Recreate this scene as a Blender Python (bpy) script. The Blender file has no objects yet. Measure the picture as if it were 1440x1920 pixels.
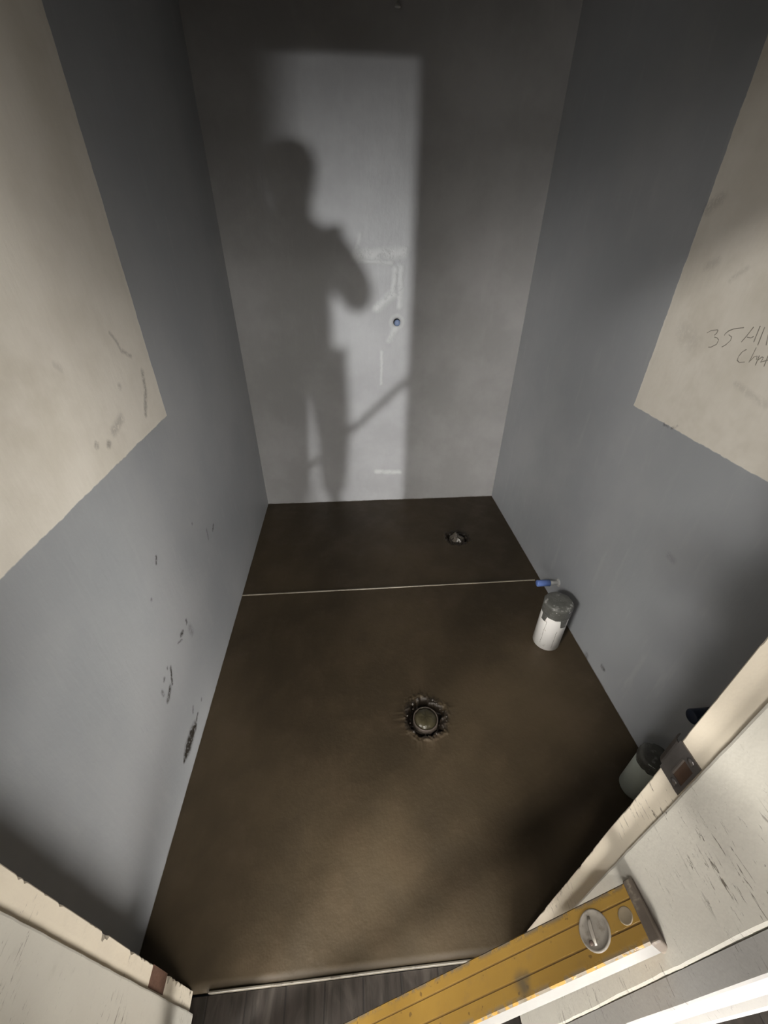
import bpy, bmesh, math, random
from mathutils import Vector, Matrix, noise as mnoise
random.seed(7)
S = bpy.context.scene
COL = S.collection

# ------------------------------------------------------------------ camera
W, D, H = 1.525, 2.3175, 2.42           # bathroom width, depth, height (metres)
cam_d = bpy.data.cameras.new('camera')
cam = bpy.data.objects.new('camera', cam_d); COL.objects.link(cam)
S.camera = cam
yaw, pitch, roll = .0894, .5901, .0108
fw = Vector((math.sin(yaw)*math.cos(pitch), math.cos(yaw)*math.cos(pitch), -math.sin(pitch)))
r0 = Vector((math.cos(yaw), -math.sin(yaw), 0)); u0 = r0.cross(fw)
cr = math.cos(roll)*r0 + math.sin(roll)*u0
cu = -math.sin(roll)*r0 + math.cos(roll)*u0
CAM = Vector((.5675, 0, 1.46))
cam.matrix_world = Matrix(((cr.x, cu.x, -fw.x, CAM.x), (cr.y, cu.y, -fw.y, CAM.y), (cr.z, cu.z, -fw.z, CAM.z), (0, 0, 0, 1)))
cam_d.sensor_fit = 'VERTICAL'; cam_d.sensor_height = 24.0; cam_d.lens = 24.0*755.3/1920
cam_d.clip_start = .01

# unseen hall lights: a far floodlight and added fill
WARM, DAY = (1, .965, .91), (.97, .985, 1)
def unseen_spot(x, y, z, aim, deg, watts, name='unseen_spot', soft=.45, col=WARM):
    return (name, 'SPOT', (x, y, z), watts, col, tuple(aim[i]-(x, y, z)[i] for i in range(3)), dict(spot_size=math.radians(deg), spot_blend=1.0, shadow_soft_size=soft))
def fill_disc(x, y, watts):
    return ('fill_disc_light', 'AREA', (x, y, 3.0), watts, WARM, (0, 0, -1), dict(shape='DISK', size=.6))
LAMPS = [
 # a far floodlight outside, shining level through the hall's open doorway: throws the strip and the sharp shadows
 unseen_spot(.86, -40, .66, (.8, 2.3, .1), 6, 45500, 'floodlight', .62, DAY),
 # soft spots added in the hall as fill, no fixtures there
 unseen_spot(1.8, -1.9, .7, (0, 1.4, .2), 50, 275), unseen_spot(1.8, -1.9, 1.4, (0, 1.4, .2), 50, 90),
 unseen_spot(1.3, -2.6, .7, (0, 1.7, .1), 50, 190), unseen_spot(3.2, -2.4, 2.1, (0, .9, .1), 50, 540),
 unseen_spot(1.2, -3.6, .7, (.9, 2.3, .2), 44, 30),
 unseen_spot(-.7, -2.0, .7, (1.525, 1.5, .2), 50, 680), unseen_spot(-.7, -2.0, 2.1, (1.525, 1.5, .2), 50, 235),
 unseen_spot(-.8, -3.4, .7, (1.4, 1.8, .2), 44, 411), unseen_spot(-.2, -3.0, .7, (1.525, 1.9, .1), 46, 450),
 unseen_spot(-1.5, -1.5, 2.1, (1.525, 1.0, 0), 60, 116),
 fill_disc(-1.6, -1.8, 282), fill_disc(.75, -1.5, 42), fill_disc(.75, -3.4, 32),  # fill discs added overhead in the hall, out of view
]

# ------------------------------------------------------------------ light and exposure
S.view_settings.view_transform = 'Standard'; S.view_settings.look = 'None'
S.view_settings.exposure = 0.0; S.view_settings.gamma = 1.0
S.view_settings.use_curve_mapping = False
S.cycles.use_denoising = True
S.cycles.max_bounces = 8; S.cycles.diffuse_bounces = 6
world = bpy.data.worlds.new('world'); S.world = world; world.use_nodes = True
world.node_tree.nodes['Background'].inputs[0].default_value = (.75, .85, 1, 1)
world.node_tree.nodes['Background'].inputs[1].default_value = .05

def light(name, kind, loc, energy, color, direction=None, **kw):
    d = bpy.data.lights.new(name, kind); d.energy = energy; d.color = color
    for k, v in kw.items(): setattr(d, k, v)
    o = bpy.data.objects.new(name, d); COL.objects.link(o); o.location = loc
    if direction: o.rotation_euler = Vector(direction).to_track_quat('-Z', 'Y').to_euler()
    return o
for args in LAMPS: light(*args[:6], **args[6])

# ------------------------------------------------------------------ helpers
def link(name, me, mat=None, parent=None, **props):
    o = bpy.data.objects.new(name, me); COL.objects.link(o)
    if mat:
        for m in (mat if isinstance(mat, (list, tuple)) else [mat]): me.materials.append(m)
    if parent: o.parent = parent
    for k, v in props.items(): o[k] = v
    return o
def empty(name, loc, label=None, cat=None, **props):
    o = bpy.data.objects.new(name, None); COL.objects.link(o); o.location = loc
    o.empty_display_size = .05
    if label: o['label'] = label
    if cat: o['category'] = cat
    for k, v in props.items(): o[k] = v
    return o
def mesh(name, v, f, smooth=False, mi=None):
    me = bpy.data.meshes.new(name); me.from_pydata([tuple(p) for p in v], [], f); me.update()
    if mi: me.polygons.foreach_set('material_index', mi)
    if smooth: me.polygons.foreach_set('use_smooth', [True]*len(me.polygons))
    return me
def from_bm(name, bm, smooth=False):
    me = bpy.data.meshes.new(name); bmesh.ops.recalc_face_normals(bm, faces=bm.faces[:]); bm.to_mesh(me); bm.free()
    if smooth: me.polygons.foreach_set('use_smooth', [True]*len(me.polygons))
    return me
def box(bm, x0, x1, y0, y1, z0, z1, bev=0, seg=2, mi=0):
    r = bmesh.ops.create_cube(bm, size=1)
    vs = r['verts']
    for v in vs:
        v.co = Vector(((x0+x1)/2+v.co.x*(x1-x0), (y0+y1)/2+v.co.y*(y1-y0), (z0+z1)/2+v.co.z*(z1-z0)))
    fs = list({f for v in vs for f in v.link_faces})
    for f in fs: f.material_index = mi
    if bev:
        es = list({e for v in vs for e in v.link_edges})
        bmesh.ops.bevel(bm, geom=es, offset=bev, segments=seg, affect='EDGES', profile=.5)
def boxes(name, lst, bev=0):
    bm = bmesh.new()
    for b in lst: box(bm, *b, bev=bev)
    return from_bm(name, bm)
def lathe(name, prof, axis=(0, 0, 1), org=(0, 0, 0), n=40, wob=None, smooth=True, cap0=True, cap1=True):
    """revolve (r, h) pairs about an axis; wob(theta, i) -> (dr, dh)"""
    ax = Vector(axis).normalized(); q = ax.to_track_quat('Z', 'Y'); o = Vector(org)
    v, f = [], []
    for i, (r, h) in enumerate(prof):
        for k in range(n):
            t = 2*math.pi*k/n
            dr, dh = wob(t, i) if wob else (0, 0)
            v.append(o + q @ Vector(((r+dr)*math.cos(t), (r+dr)*math.sin(t), h+dh)))
    for i in range(len(prof)-1):
        for k in range(n):
            a, b = i*n+k, i*n+(k+1) % n
            f.append((a, b, b+n, a+n))
    if cap0: f.append(tuple(reversed(range(n))))
    if cap1: f.append(tuple(range((len(prof)-1)*n, len(prof)*n)))
    return mesh(name, v, f, smooth)
def tube(name, pts, r, n=8, flat=None):
    """a tube swept along points"""
    v, f = [], []
    P = [Vector(p) for p in pts]
    for i, p in enumerate(P):
        d = (P[min(i+1, len(P)-1)]-P[max(i-1, 0)]).normalized()
        q = d.to_track_quat('Z', 'Y')
        rr = r[i] if isinstance(r, (list, tuple)) else r
        for k in range(n):
            t = 2*math.pi*k/n; c = q @ Vector((rr*math.cos(t), rr*math.sin(t), 0))
            if flat: c = c - flat*(c.dot(flat))*.85
            v.append(p+c)
    for i in range(len(P)-1):
        for k in range(n):
            a, b = i*n+k, i*n+(k+1) % n
            f.append((a, b, b+n, a+n))
    f.append(tuple(reversed(range(n)))); f.append(tuple(range((len(P)-1)*n, len(P)*n)))
    return v, f
def join(parts):
    v, f = [], []
    for a, b in parts:
        o = len(v); v += a; f += [tuple(i+o for i in q) for q in b]
    return v, f
def fbm(p, s, seed=0): return mnoise.fractal(Vector(p)*s+Vector((seed, seed*1.7, -seed)), .8, 2.0, 4)

# marks on the walls as strokes in wall coordinates: start, end, half width, strength
SCUFF_LEFT = [(1.0935, 1.2723, 1.1125, 1.2469, 0.0035, 0.45), (1.1125, 1.2469, 1.1182, 1.2282, 0.0035, 0.45), (1.1182, 1.2282, 1.1558, 1.2056, 0.0035, 0.45), (1.1917, 1.1567, 1.1755, 1.1085, 0.0052, 0.6), (1.1755, 1.1085, 1.134, 1.0558, 0.0052, 0.6), (1.0119, 1.0911, 0.9615, 1.0768, 0.008, 0.4), (0.8803, 1.0762, 0.8823, 1.0782, 0.0052, 0.6), (0.924, 1.0591, 0.926, 1.0611, 0.0055, 0.6), (1.0531, 1.1554, 1.0551, 1.1574, 0.0046, 0.35), (0.8568, 1.2581, 0.8722, 1.2431, 0.0046, 0.2), (1.3734, 0.5067, 1.3546, 0.4939, 0.0041, 0.8), (1.3008, 0.5385, 1.2937, 0.4949, 0.0029, 0.5), (1.2006, 0.6326, 1.2026, 0.6346, 0.0033, 0.5), (0.9348, 0.708, 0.9226, 0.6926, 0.0032, 0.8), (0.8402, 0.6324, 0.8422, 0.6344, 0.0031, 0.6), (0.9588, 0.4148, 0.9561, 0.4048, 0.0037, 0.8), (0.9186, 0.4048, 0.9018, 0.4097, 0.0045, 0.9), (0.9633, 0.3726, 0.9659, 0.3477, 0.0095, 0.35), (0.8974, 0.3917, 0.8737, 0.406, 0.0024, 0.6), (0.7967, 0.3926, 0.7726, 0.3457, 0.0034, 0.85), (0.7568, 0.3485, 0.7279, 0.3346, 0.0062, 0.85), (0.7496, 0.3991, 0.7516, 0.4011, 0.0041, 0.8), (0.7814, 0.4066, 0.7834, 0.4086, 0.0028, 0.7), (0.7217, 0.3849, 0.7207, 0.3681, 0.004, 0.6), (0.815, 0.1504, 0.8029, 0.1357, 0.0032, 0.7), (0.8227, 0.0943, 0.8042, 0.0869, 0.0039, 0.8), (0.7803, 0.0869, 0.7461, 0.0877, 0.011, 1.3), (0.7547, 0.0913, 0.7143, 0.0896, 0.0154, 1.4), (0.7185, 0.088, 0.6918, 0.0884, 0.0106, 1.3), (0.6958, 0.0868, 0.6759, 0.0881, 0.006, 1.2), (0.8711, 0.099, 0.8731, 0.101, 0.0033, 0.7)]
SCUFF_RIGHT = [(0.9103, 0.068, 0.8983, 0.0679, 0.0055, 0.7), (1.0035, 0.0167, 1.0016, -0.0023, 0.0079, 0.5), (0.8733, 0.6683, 0.8562, 0.668, 0.0071, 0.2), (1.0995, 1.0033, 1.0823, 1.0033, 0.0028, 0.5), (1.0644, 1.0054, 1.0489, 1.0183, 0.0028, 0.5), (1.2469, 1.5422, 1.2167, 1.5579, 0.0109, 0.3), (1.1743, 1.4138, 1.1454, 1.4268, 0.0073, 0.2), (1.0794, 1.3895, 1.0463, 1.4139, 0.0046, 0.2), (1.171, 1.2573, 1.1174, 1.239, 0.0184, 0.15), (0.9314, 1.1753, 0.8345, 1.1545, 0.0056, 0.2)]
RIDGE_BACK = [(0.6268, 1.4054, 0.8528, 1.418, 0.0159, 0.8), (0.6366, 1.3857, 0.8015, 1.3756, 0.0069, 0.6), (0.8206, 1.3487, 0.8097, 1.2388, 0.0094, 0.7), (0.8469, 1.3602, 0.8471, 1.1825, 0.0095, 0.7), (0.8097, 1.2388, 0.7305, 1.1752, 0.0144, 0.8), (0.754, 0.9594, 0.752, 0.7852, 0.0052, 0.6), (0.7236, 0.2213, 0.8775, 0.2119, 0.0091, 0.7), (0.8276, 1.0725, 0.7941, 1.0194, 0.01, 0.6), (0.6469, 1.4887, 0.6274, 1.4249, 0.0067, 0.4)]
NOTE = [[(1.0831, 1.2667), (1.0733, 1.2738), (1.0551, 1.279), (1.0514, 1.278), (1.0526, 1.2709), (1.0565, 1.2655)], [(1.0541, 1.2616), (1.0437, 1.2613), (1.0371, 1.2574), (1.0379, 1.2469), (1.0511, 1.2374), (1.0594, 1.2357)], [(0.9816, 1.2963), (1.009, 1.2884), (1.0194, 1.2825), (1.0259, 1.2745), (1.0262, 1.2703)], [(1.0144, 1.2745), (1.0035, 1.2712), (1.0019, 1.2632), (1.0101, 1.2511), (1.0188, 1.244)], [(0.9569, 1.3016), (0.9635, 1.2815), (0.9704, 1.2652)], [(0.9616, 1.2785), (0.9502, 1.2786), (0.9453, 1.2828)], [(0.9416, 1.3066), (0.9382, 1.2714)], [(0.9291, 1.3057), (0.9245, 1.2672)], [(0.9122, 1.2935), (0.9043, 1.2713)], [(0.9475, 1.2535), (0.9557, 1.2456), (0.9595, 1.2344), (0.958, 1.2253), (0.9495, 1.2225), (0.9363, 1.2269)], [(0.9251, 1.2622), (0.9252, 1.2442), (0.9255, 1.2282)], [(0.9247, 1.2311), (0.9192, 1.2425), (0.9127, 1.246), (0.91, 1.2376)], [(0.9079, 1.2481), (0.9058, 1.2261)], [(0.9057, 1.2386), (0.8999, 1.2469), (0.8957, 1.2459), (0.8969, 1.2363)], [(0.887, 1.2527), (0.884, 1.2289)], [(0.8977, 1.2355), (0.8809, 1.2448)]]
# ------------------------------------------------------------------ node materials
class NT:
    def __init__(s, name):
        s.m = bpy.data.materials.new(name); s.m.use_nodes = True; s.t = s.m.node_tree
        s.b = s.t.nodes['Principled BSDF']; s.co = s.t.nodes.new('ShaderNodeTexCoord').outputs['Object']
    def n(s, ty, **kw):
        o = s.t.nodes.new(ty)
        for k, v in kw.items(): setattr(o, k, v)
        return o
    def put(s, sock, v):
        if isinstance(v, bpy.types.NodeSocket): s.t.links.new(v, sock)
        elif isinstance(v, (tuple, list)) and len(v) == 3 and sock.type == 'RGBA': sock.default_value = (*v, 1)
        else: sock.default_value = v
    def math(s, op, a, b=0.0, c=None, clamp=False):
        o = s.n('ShaderNodeMath', operation=op, use_clamp=clamp); s.put(o.inputs[0], a); s.put(o.inputs[1], b)
        if c is not None: s.put(o.inputs[2], c)
        return o.outputs[0]
    def sep(s, v=None):
        o = s.n('ShaderNodeSeparateXYZ'); s.put(o.inputs[0], v or s.co); return o.outputs
    def comb(s, x, y, z=0.0):
        o = s.n('ShaderNodeCombineXYZ'); s.put(o.inputs[0], x); s.put(o.inputs[1], y); s.put(o.inputs[2], z); return o.outputs[0]
    def noise(s, scale, detail=4, rough=.55, vec=None, dist=0):
        o = s.n('ShaderNodeTexNoise'); s.put(o.inputs['Vector'], vec or s.co)
        o.inputs['Scale'].default_value = scale; o.inputs['Detail'].default_value = detail
        o.inputs['Roughness'].default_value = rough; o.inputs['Distortion'].default_value = dist
        return o.outputs[0]
    def ramp(s, f, a, b, lo=0.0, hi=1.0):
        o = s.n('ShaderNodeMapRange', interpolation_type='SMOOTHSTEP'); s.put(o.inputs[0], f)
        for i, v in ((1, a), (2, b), (3, lo), (4, hi)): s.put(o.inputs[i], v)
        return o.outputs[0]
    def mix(s, f, a, b):
        o = s.n('ShaderNodeMix', data_type='RGBA'); s.put(o.inputs[0], f); s.put(o.inputs[6], a); s.put(o.inputs[7], b)
        return o.outputs[2]
    def scale(s, v, xyz):
        o = s.n('ShaderNodeVectorMath', operation='MULTIPLY'); s.put(o.inputs[0], v or s.co); o.inputs[1].default_value = xyz
        return o.outputs[0]
    def bump(s, h, strength, dist=.002):
        o = s.n('ShaderNodeBump'); o.inputs['Strength'].default_value = strength; o.inputs['Distance'].default_value = dist
        s.put(o.inputs['Height'], h); s.put(s.b.inputs['Normal'], o.outputs[0])
    def out(s, col=None, rough=None, spec=None, metal=None):
        if col is not None: s.put(s.b.inputs['Base Color'], col)
        if rough is not None: s.put(s.b.inputs['Roughness'], rough)
        if spec is not None: s.put(s.b.inputs['Specular IOR Level'], spec)
        if metal is not None: s.put(s.b.inputs['Metallic'], metal)
        return s.m
def stroke_group():
    """node group: mask of a soft stroke from A to B in a 2D plane"""
    g = bpy.data.node_groups.new('stroke', 'ShaderNodeTree')
    for nm, ty in (('P', 'NodeSocketVector'), ('A', 'NodeSocketVector'), ('B', 'NodeSocketVector'), ('R', 'NodeSocketFloat'), ('F', 'NodeSocketFloat')):
        g.interface.new_socket(nm, in_out='INPUT', socket_type=ty)
    g.interface.new_socket('Fac', in_out='OUTPUT', socket_type='NodeSocketFloat')
    i, o = g.nodes.new('NodeGroupInput'), g.nodes.new('NodeGroupOutput'); L = g.links.new
    def vm(op, a, b):
        n = g.nodes.new('ShaderNodeVectorMath'); n.operation = op; L(a, n.inputs[0]); L(b, n.inputs[1]); return n
    def m(op, a, b, clamp=False):
        n = g.nodes.new('ShaderNodeMath'); n.operation = op; n.use_clamp = clamp; L(a, n.inputs[0]); L(b, n.inputs[1]); return n.outputs[0]
    pa = vm('SUBTRACT', i.outputs['P'], i.outputs['A']).outputs[0]; ba = vm('SUBTRACT', i.outputs['B'], i.outputs['A']).outputs[0]
    t = m('DIVIDE', vm('DOT_PRODUCT', pa, ba).outputs['Value'], vm('DOT_PRODUCT', ba, ba).outputs['Value'], True)
    sc = g.nodes.new('ShaderNodeVectorMath'); sc.operation = 'SCALE'; L(ba, sc.inputs[0]); L(t, sc.inputs['Scale'])
    d = vm('DISTANCE', pa, sc.outputs[0]).outputs['Value']
    q = m('DIVIDE', d, i.outputs['R'])
    mr = g.nodes.new('ShaderNodeMapRange'); mr.interpolation_type = 'SMOOTHSTEP'; L(q, mr.inputs[0])
    mr.inputs[1].default_value = .0; mr.inputs[2].default_value = 1.35; mr.inputs[3].default_value = 1; mr.inputs[4].default_value = 0
    L(m('MULTIPLY', mr.outputs[0], i.outputs['F']), o.inputs[0])
    return g
STROKE = stroke_group()
def strokes(k, lst, P, wob=.016, nscale=55):
    """maximum of many strokes, with a ragged outline"""
    nz = k.n('ShaderNodeTexNoise'); k.put(nz.inputs['Vector'], k.co); nz.inputs['Scale'].default_value = nscale; nz.inputs['Detail'].default_value = 5; nz.inputs['Roughness'].default_value = .7
    v = k.n('ShaderNodeVectorMath', operation='SUBTRACT'); k.put(v.inputs[0], nz.outputs['Color']); v.inputs[1].default_value = (.5, .5, .5)
    v2 = k.n('ShaderNodeVectorMath', operation='MULTIPLY'); k.put(v2.inputs[0], v.outputs[0]); v2.inputs[1].default_value = (wob, wob, 0)
    v3 = k.n('ShaderNodeVectorMath', operation='ADD'); k.put(v3.inputs[0], P); k.put(v3.inputs[1], v2.outputs[0])
    cur = None
    for a0, a1, b0, b1, r, dk in lst:
        g = k.n('ShaderNodeGroup'); g.node_tree = STROKE
        k.put(g.inputs['P'], v3.outputs[0]); g.inputs['A'].default_value = (a0, a1, 0); g.inputs['B'].default_value = (b0, b1, 0)
        g.inputs['R'].default_value = r*1.9; g.inputs['F'].default_value = dk
        cur = g.outputs[0] if cur is None else k.math('MAXIMUM', cur, g.outputs[0])
    return cur

GREY_A, GREY_B = (.292, .304, .319), (.343, .351, .362)
WHITE_A, WHITE_B = (.685, .644, .575), (.575, .534, .459)
def side_wall_material(name, marks, ew, seed):
    k = NT(name); x, y, z = k.sep()
    P = k.comb(y, z)
    n1 = k.noise(1.7, 5, .6); n2 = k.noise(5.0, 4, .6); n3 = k.noise(60, 3, .6)
    grey = k.mix(k.ramp(n1, .35, .7), GREY_A, GREY_B)
    # brushed-out streaks in the coating
    st = k.noise(6, 5, .6, k.scale(None, (1, 3.5, .6)))
    grey = k.mix(k.ramp(st, .56, .75, 0, .35), grey, (0.39, 0.395, 0.401))
    white = k.mix(k.ramp(n2, .35, .75, 0, .7), WHITE_A, WHITE_B)
    white = k.mix(k.ramp(k.noise(2.3, 5, .7), .52, .72, 0, .5), white, (0.493, 0.452, 0.377))
    wob = k.math('MULTIPLY', k.math('SUBTRACT', k.noise(14, 4, .6), .5), .012)
    wob2 = k.math('MULTIPLY', k.math('SUBTRACT', k.noise(55, 3, .5), .5), .004)
    wv = k.math('ADD', wob, wob2)
    my = k.ramp(k.math('ADD', y, wv), ew-.0015, ew+.0015, 1, 0)
    mz = k.ramp(k.math('ADD', z, wv), 1.0055, 1.0085, 0, 1)
    mask = k.math('MULTIPLY', my, mz)
    col = k.mix(mask, grey, white)
    sm = k.math('MULTIPLY', strokes(k, marks, P), k.ramp(k.noise(95, 4, .7), .36, .52, .25, 1.15))
    sm = k.math('MULTIPLY', k.math('MINIMUM', sm, .97), k.math('SUBTRACT', 1.0, k.math('MULTIPLY', mask, .3)))
    col = k.mix(sm, col, (.022, .018, .013))
    # damp, muddy tide line at the screed
    tide = k.math('MULTIPLY', k.ramp(k.math('ADD', z, k.math('MULTIPLY', k.math('SUBTRACT', k.noise(18, 4, .7), .5), .016)), .001, .006, 1, 0), .7)
    col = k.mix(tide, col, (.06, .045, .03))
    h = k.math('ADD', k.math('MULTIPLY', st, 1.0), k.math('MULTIPLY', n3, .3))
    h = k.math('ADD', h, k.math('MULTIPLY', n2, 1.2))
    h = k.math('ADD', h, k.math('MULTIPLY', mask, -1.2))
    k.bump(h, .25, .004)
    return k.out(col, k.math('ADD', .46, k.math('MULTIPLY', mask, .3)), .45)
def back_wall_material():
    k = NT('grey_coating_back'); x, y, z = k.sep(); P = k.comb(x, z)
    st = k.noise(5, 5, .6, k.scale(None, (3.0, 1, .7))); n2 = k.noise(4.0, 4, .6)
    col = k.mix(k.ramp(n2, .35, .7), (.281, .275, .273), (.330, .325, .322))
    col = k.mix(k.ramp(st, .55, .75, 0, .3), col, (.369, .363, .358))
    rg = k.math('MULTIPLY', strokes(k, RIDGE_BACK, P, .022, 25), k.ramp(k.noise(30, 4, .7), .3, .5, .4, 1))
    col = k.mix(k.math('MULTIPLY', rg, .85), col, (.52, .52, .50))  # thin-coat ridges; the gloss they catch is painted in as paler colour
    ring = k.ramp(k.math('ABSOLUTE', k.math('SUBTRACT', k.n_dist(P, (.832, 1.109)), .034)), 0, .012, .4, 0)
    col = k.mix(ring, col, (.43, .42, .40))
    tide = k.math('MULTIPLY', k.ramp(k.math('ADD', z, k.math('MULTIPLY', k.math('SUBTRACT', k.noise(18, 4, .7), .5), .016)), .001, .006, 1, 0), .7)
    col = k.mix(tide, col, (.06, .045, .03))
    h = k.math('ADD', k.math('MULTIPLY', st, 1.0), k.math('MULTIPLY', k.noise(60, 3, .6), .3))
    h = k.math('ADD', k.math('ADD', h, k.math('MULTIPLY', n2, 1.0)), k.math('MULTIPLY', rg, 1.0))
    k.bump(h, .3, .004)
    return k.out(col, .42, .5)
def n_dist(k, P, c):
    o = k.n('ShaderNodeVectorMath', operation='DISTANCE'); k.put(o.inputs[0], P); o.inputs[1].default_value = (c[0], c[1], 0)
    return o.outputs['Value']
NT.n_dist = n_dist
def simple(name, col, rough=.6, metal=0.0, var=.15, scale=25, bump=.0, spec=.5, dirt_glint=None, dthr=(.55, .7), dscale=40):
    k = NT(name); n = k.noise(scale, 4, .6)
    a = tuple(c*(1-var) for c in col); b = tuple(min(1, c*(1+var)) for c in col)
    c = k.mix(n, a, b)
    if dirt_glint: c = k.mix(k.ramp(k.noise(dscale, 4, .65), dthr[0], dthr[1]), c, dirt_glint)
    if bump: k.bump(k.noise(scale*3, 4, .6), bump, .002)
    return k.out(c, rough, spec, metal)
def screed_material():
    k = NT('wet_screed')
    n1 = k.noise(1.8, 5, .6); n2 = k.noise(7, 5, .65); n3 = k.noise(220, 2, .6); n4 = k.noise(28, 4, .6)
    c = k.mix(k.ramp(n1, .35, .68), (.040, .028, .014), (.063, .045, .024))
    c = k.mix(k.ramp(n2, .45, .75, 0, .5), c, (.075, .053, .033))
    c = k.mix(k.ramp(n2, .2, .42, .35, 0), c, (.028, .018, .009))
    c = k.mix(k.ramp(n4, .6, .8, 0, .3), c, (.083, .064, .041))
    x, y, z = k.sep(); P = k.comb(x, y)
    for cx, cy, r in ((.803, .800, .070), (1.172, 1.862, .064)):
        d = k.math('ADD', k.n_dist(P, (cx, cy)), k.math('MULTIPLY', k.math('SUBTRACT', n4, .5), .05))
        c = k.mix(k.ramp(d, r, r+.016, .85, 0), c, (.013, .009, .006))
    h = k.math('ADD', k.math('MULTIPLY', n3, .25), k.math('ADD', k.math('MULTIPLY', n4, .8), k.math('MULTIPLY', n2, 3.0)))
    k.bump(h, .22, .003)
    return k.out(c, k.ramp(n2, .3, .7, .62, .5), .4)
def jamb_material(name, base, dark, line_y=None, edge_y=None, raw=None):
    k = NT(name); x, y, z = k.sep()
    n1 = k.noise(9, 5, .6); n2 = k.noise(30, 4, .6)
    c = k.mix(n1, base, dark)
    c = k.mix(k.ramp(n2, .58, .8, 0, .5), c, tuple(v*.72 for v in base))
    # chips and cracks running across the board
    sc = k.noise(1.0, 4, .75, k.scale(None, (40, 38, 210)), .6)
    sp = k.noise(5.5, 3, .6)
    chips = k.math('MULTIPLY', k.ramp(sc, .60, .645), k.ramp(sp, .46, .58))
    dots = k.math('MULTIPLY', k.ramp(k.noise(1.0, 4, .7, k.scale(None, (90, 60, 150)), .8), .70, .76), .6)
    chips = k.math('MAXIMUM', chips, dots)
    c = k.mix(k.math('MULTIPLY', chips, .85), c, (.085, .066, .048))
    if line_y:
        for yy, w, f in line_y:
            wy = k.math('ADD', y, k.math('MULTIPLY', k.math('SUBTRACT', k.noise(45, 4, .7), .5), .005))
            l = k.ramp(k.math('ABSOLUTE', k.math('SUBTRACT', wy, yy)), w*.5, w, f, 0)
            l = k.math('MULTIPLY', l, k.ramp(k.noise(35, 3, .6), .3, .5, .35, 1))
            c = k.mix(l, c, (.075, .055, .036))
    if raw:
        r = k.math('MULTIPLY', k.ramp(y, raw[0], raw[1]), k.ramp(k.noise(34, 4, .7), .47, .55))
        c = k.mix(r, c, (.20, .165, .115))
    k.bump(k.math('ADD', k.math('MULTIPLY', n2, 1.0), k.math('MULTIPLY', chips, -2.5)), .3, .003)
    return k.out(c, .5, .4)

M = {}
M['left'] = side_wall_material('coated_wall_left', SCUFF_LEFT, 1.258, 1)
M['right'] = side_wall_material('coated_wall_right', SCUFF_RIGHT, 1.258, 2)
M['back'] = back_wall_material()
M['screed'] = screed_material()
M['plaster'] = simple('old_plaster', (.35, .33, .30), .75, bump=.2, scale=8)
M['hallwall'] = simple('hall_paint', (.13, .12, .11), .7, scale=4)
M['ceil'] = simple('ceiling_paint', (.15, .145, .14), .8, scale=4)
CREAM = (.805, .724, .581); PALE = (.575, .552, .489)
M['jamb'] = jamb_material('cream_gloss_paint', CREAM, (.66, .59, .49), raw=(.185, .194))
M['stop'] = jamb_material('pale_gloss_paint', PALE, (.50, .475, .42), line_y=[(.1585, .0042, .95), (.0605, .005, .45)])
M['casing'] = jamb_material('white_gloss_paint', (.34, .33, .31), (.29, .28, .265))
M['rawwood'] = simple('bare_brown_wood', (.12, .062, .04), .8, var=.45, scale=60, bump=.4)
M['trim'] = simple('pale_trim_strip', (.27, .24, .19), .4, var=.2, scale=30, dirt_glint=(.12, .09, .06), dthr=(.55, .75))
M['trim2'] = simple('dull_trim_strip', (.10, .088, .068), .5, var=.25, scale=30, dirt_glint=(.04, .03, .02), dthr=(.5, .7))
M['pvc'] = simple('white_pvc', (.90, .885, .85), .35, var=.05, scale=18, dirt_glint=(.45, .40, .33), dthr=(.62, .75), dscale=35)
M['pvc2'] = simple('greyed_pvc', (.62, .68, .62), .45, var=.06, scale=18)
M['duct'] = simple('duct_tape', (.105, .105, .095), .34, var=.5, scale=45, bump=.8, dirt_glint=(.34, .34, .32), dthr=(.56, .70))  # highlights on the tape painted as random pale blotches
M['bluecap'] = simple('blue_plastic', (.13, .21, .52), .4, var=.2, scale=40)
M['bluetape'] = simple('dark_blue_tape', (.010, .020, .045), .5, var=.3, scale=50, bump=.4)
M['mortar'] = simple('grey_filler', (.36, .36, .35), .7, var=.2, scale=60, bump=.5)
M['steel'] = simple('worn_steel', (.22, .205, .20), .36, .85, var=.35, scale=35, bump=.15)
M['rust'] = simple('rusty_hollow', (.07, .038, .022), .8, var=.5, scale=70)
M['chrome'] = simple('dull_chrome', (.55, .55, .53), .3, 1.0, var=.1)
M['mud'] = simple('muddy_screed', (.026, .019, .012), .45, var=.4, scale=60, bump=.6)
M['plug'] = simple('olive_plastic', (.055, .047, .026), .25, var=.5, scale=30, bump=.15, dirt_glint=(.03, .025, .015), dthr=(.5, .7))
M['bag'] = simple('dirty_plastic', (.07, .06, .048), .3, var=.5, scale=60, bump=.4)
M['black'] = simple('black_hole_shade', (.008, .007, .005), .8)

def structure(name, me, mat): return link(name, me, mat, kind='structure')

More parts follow.
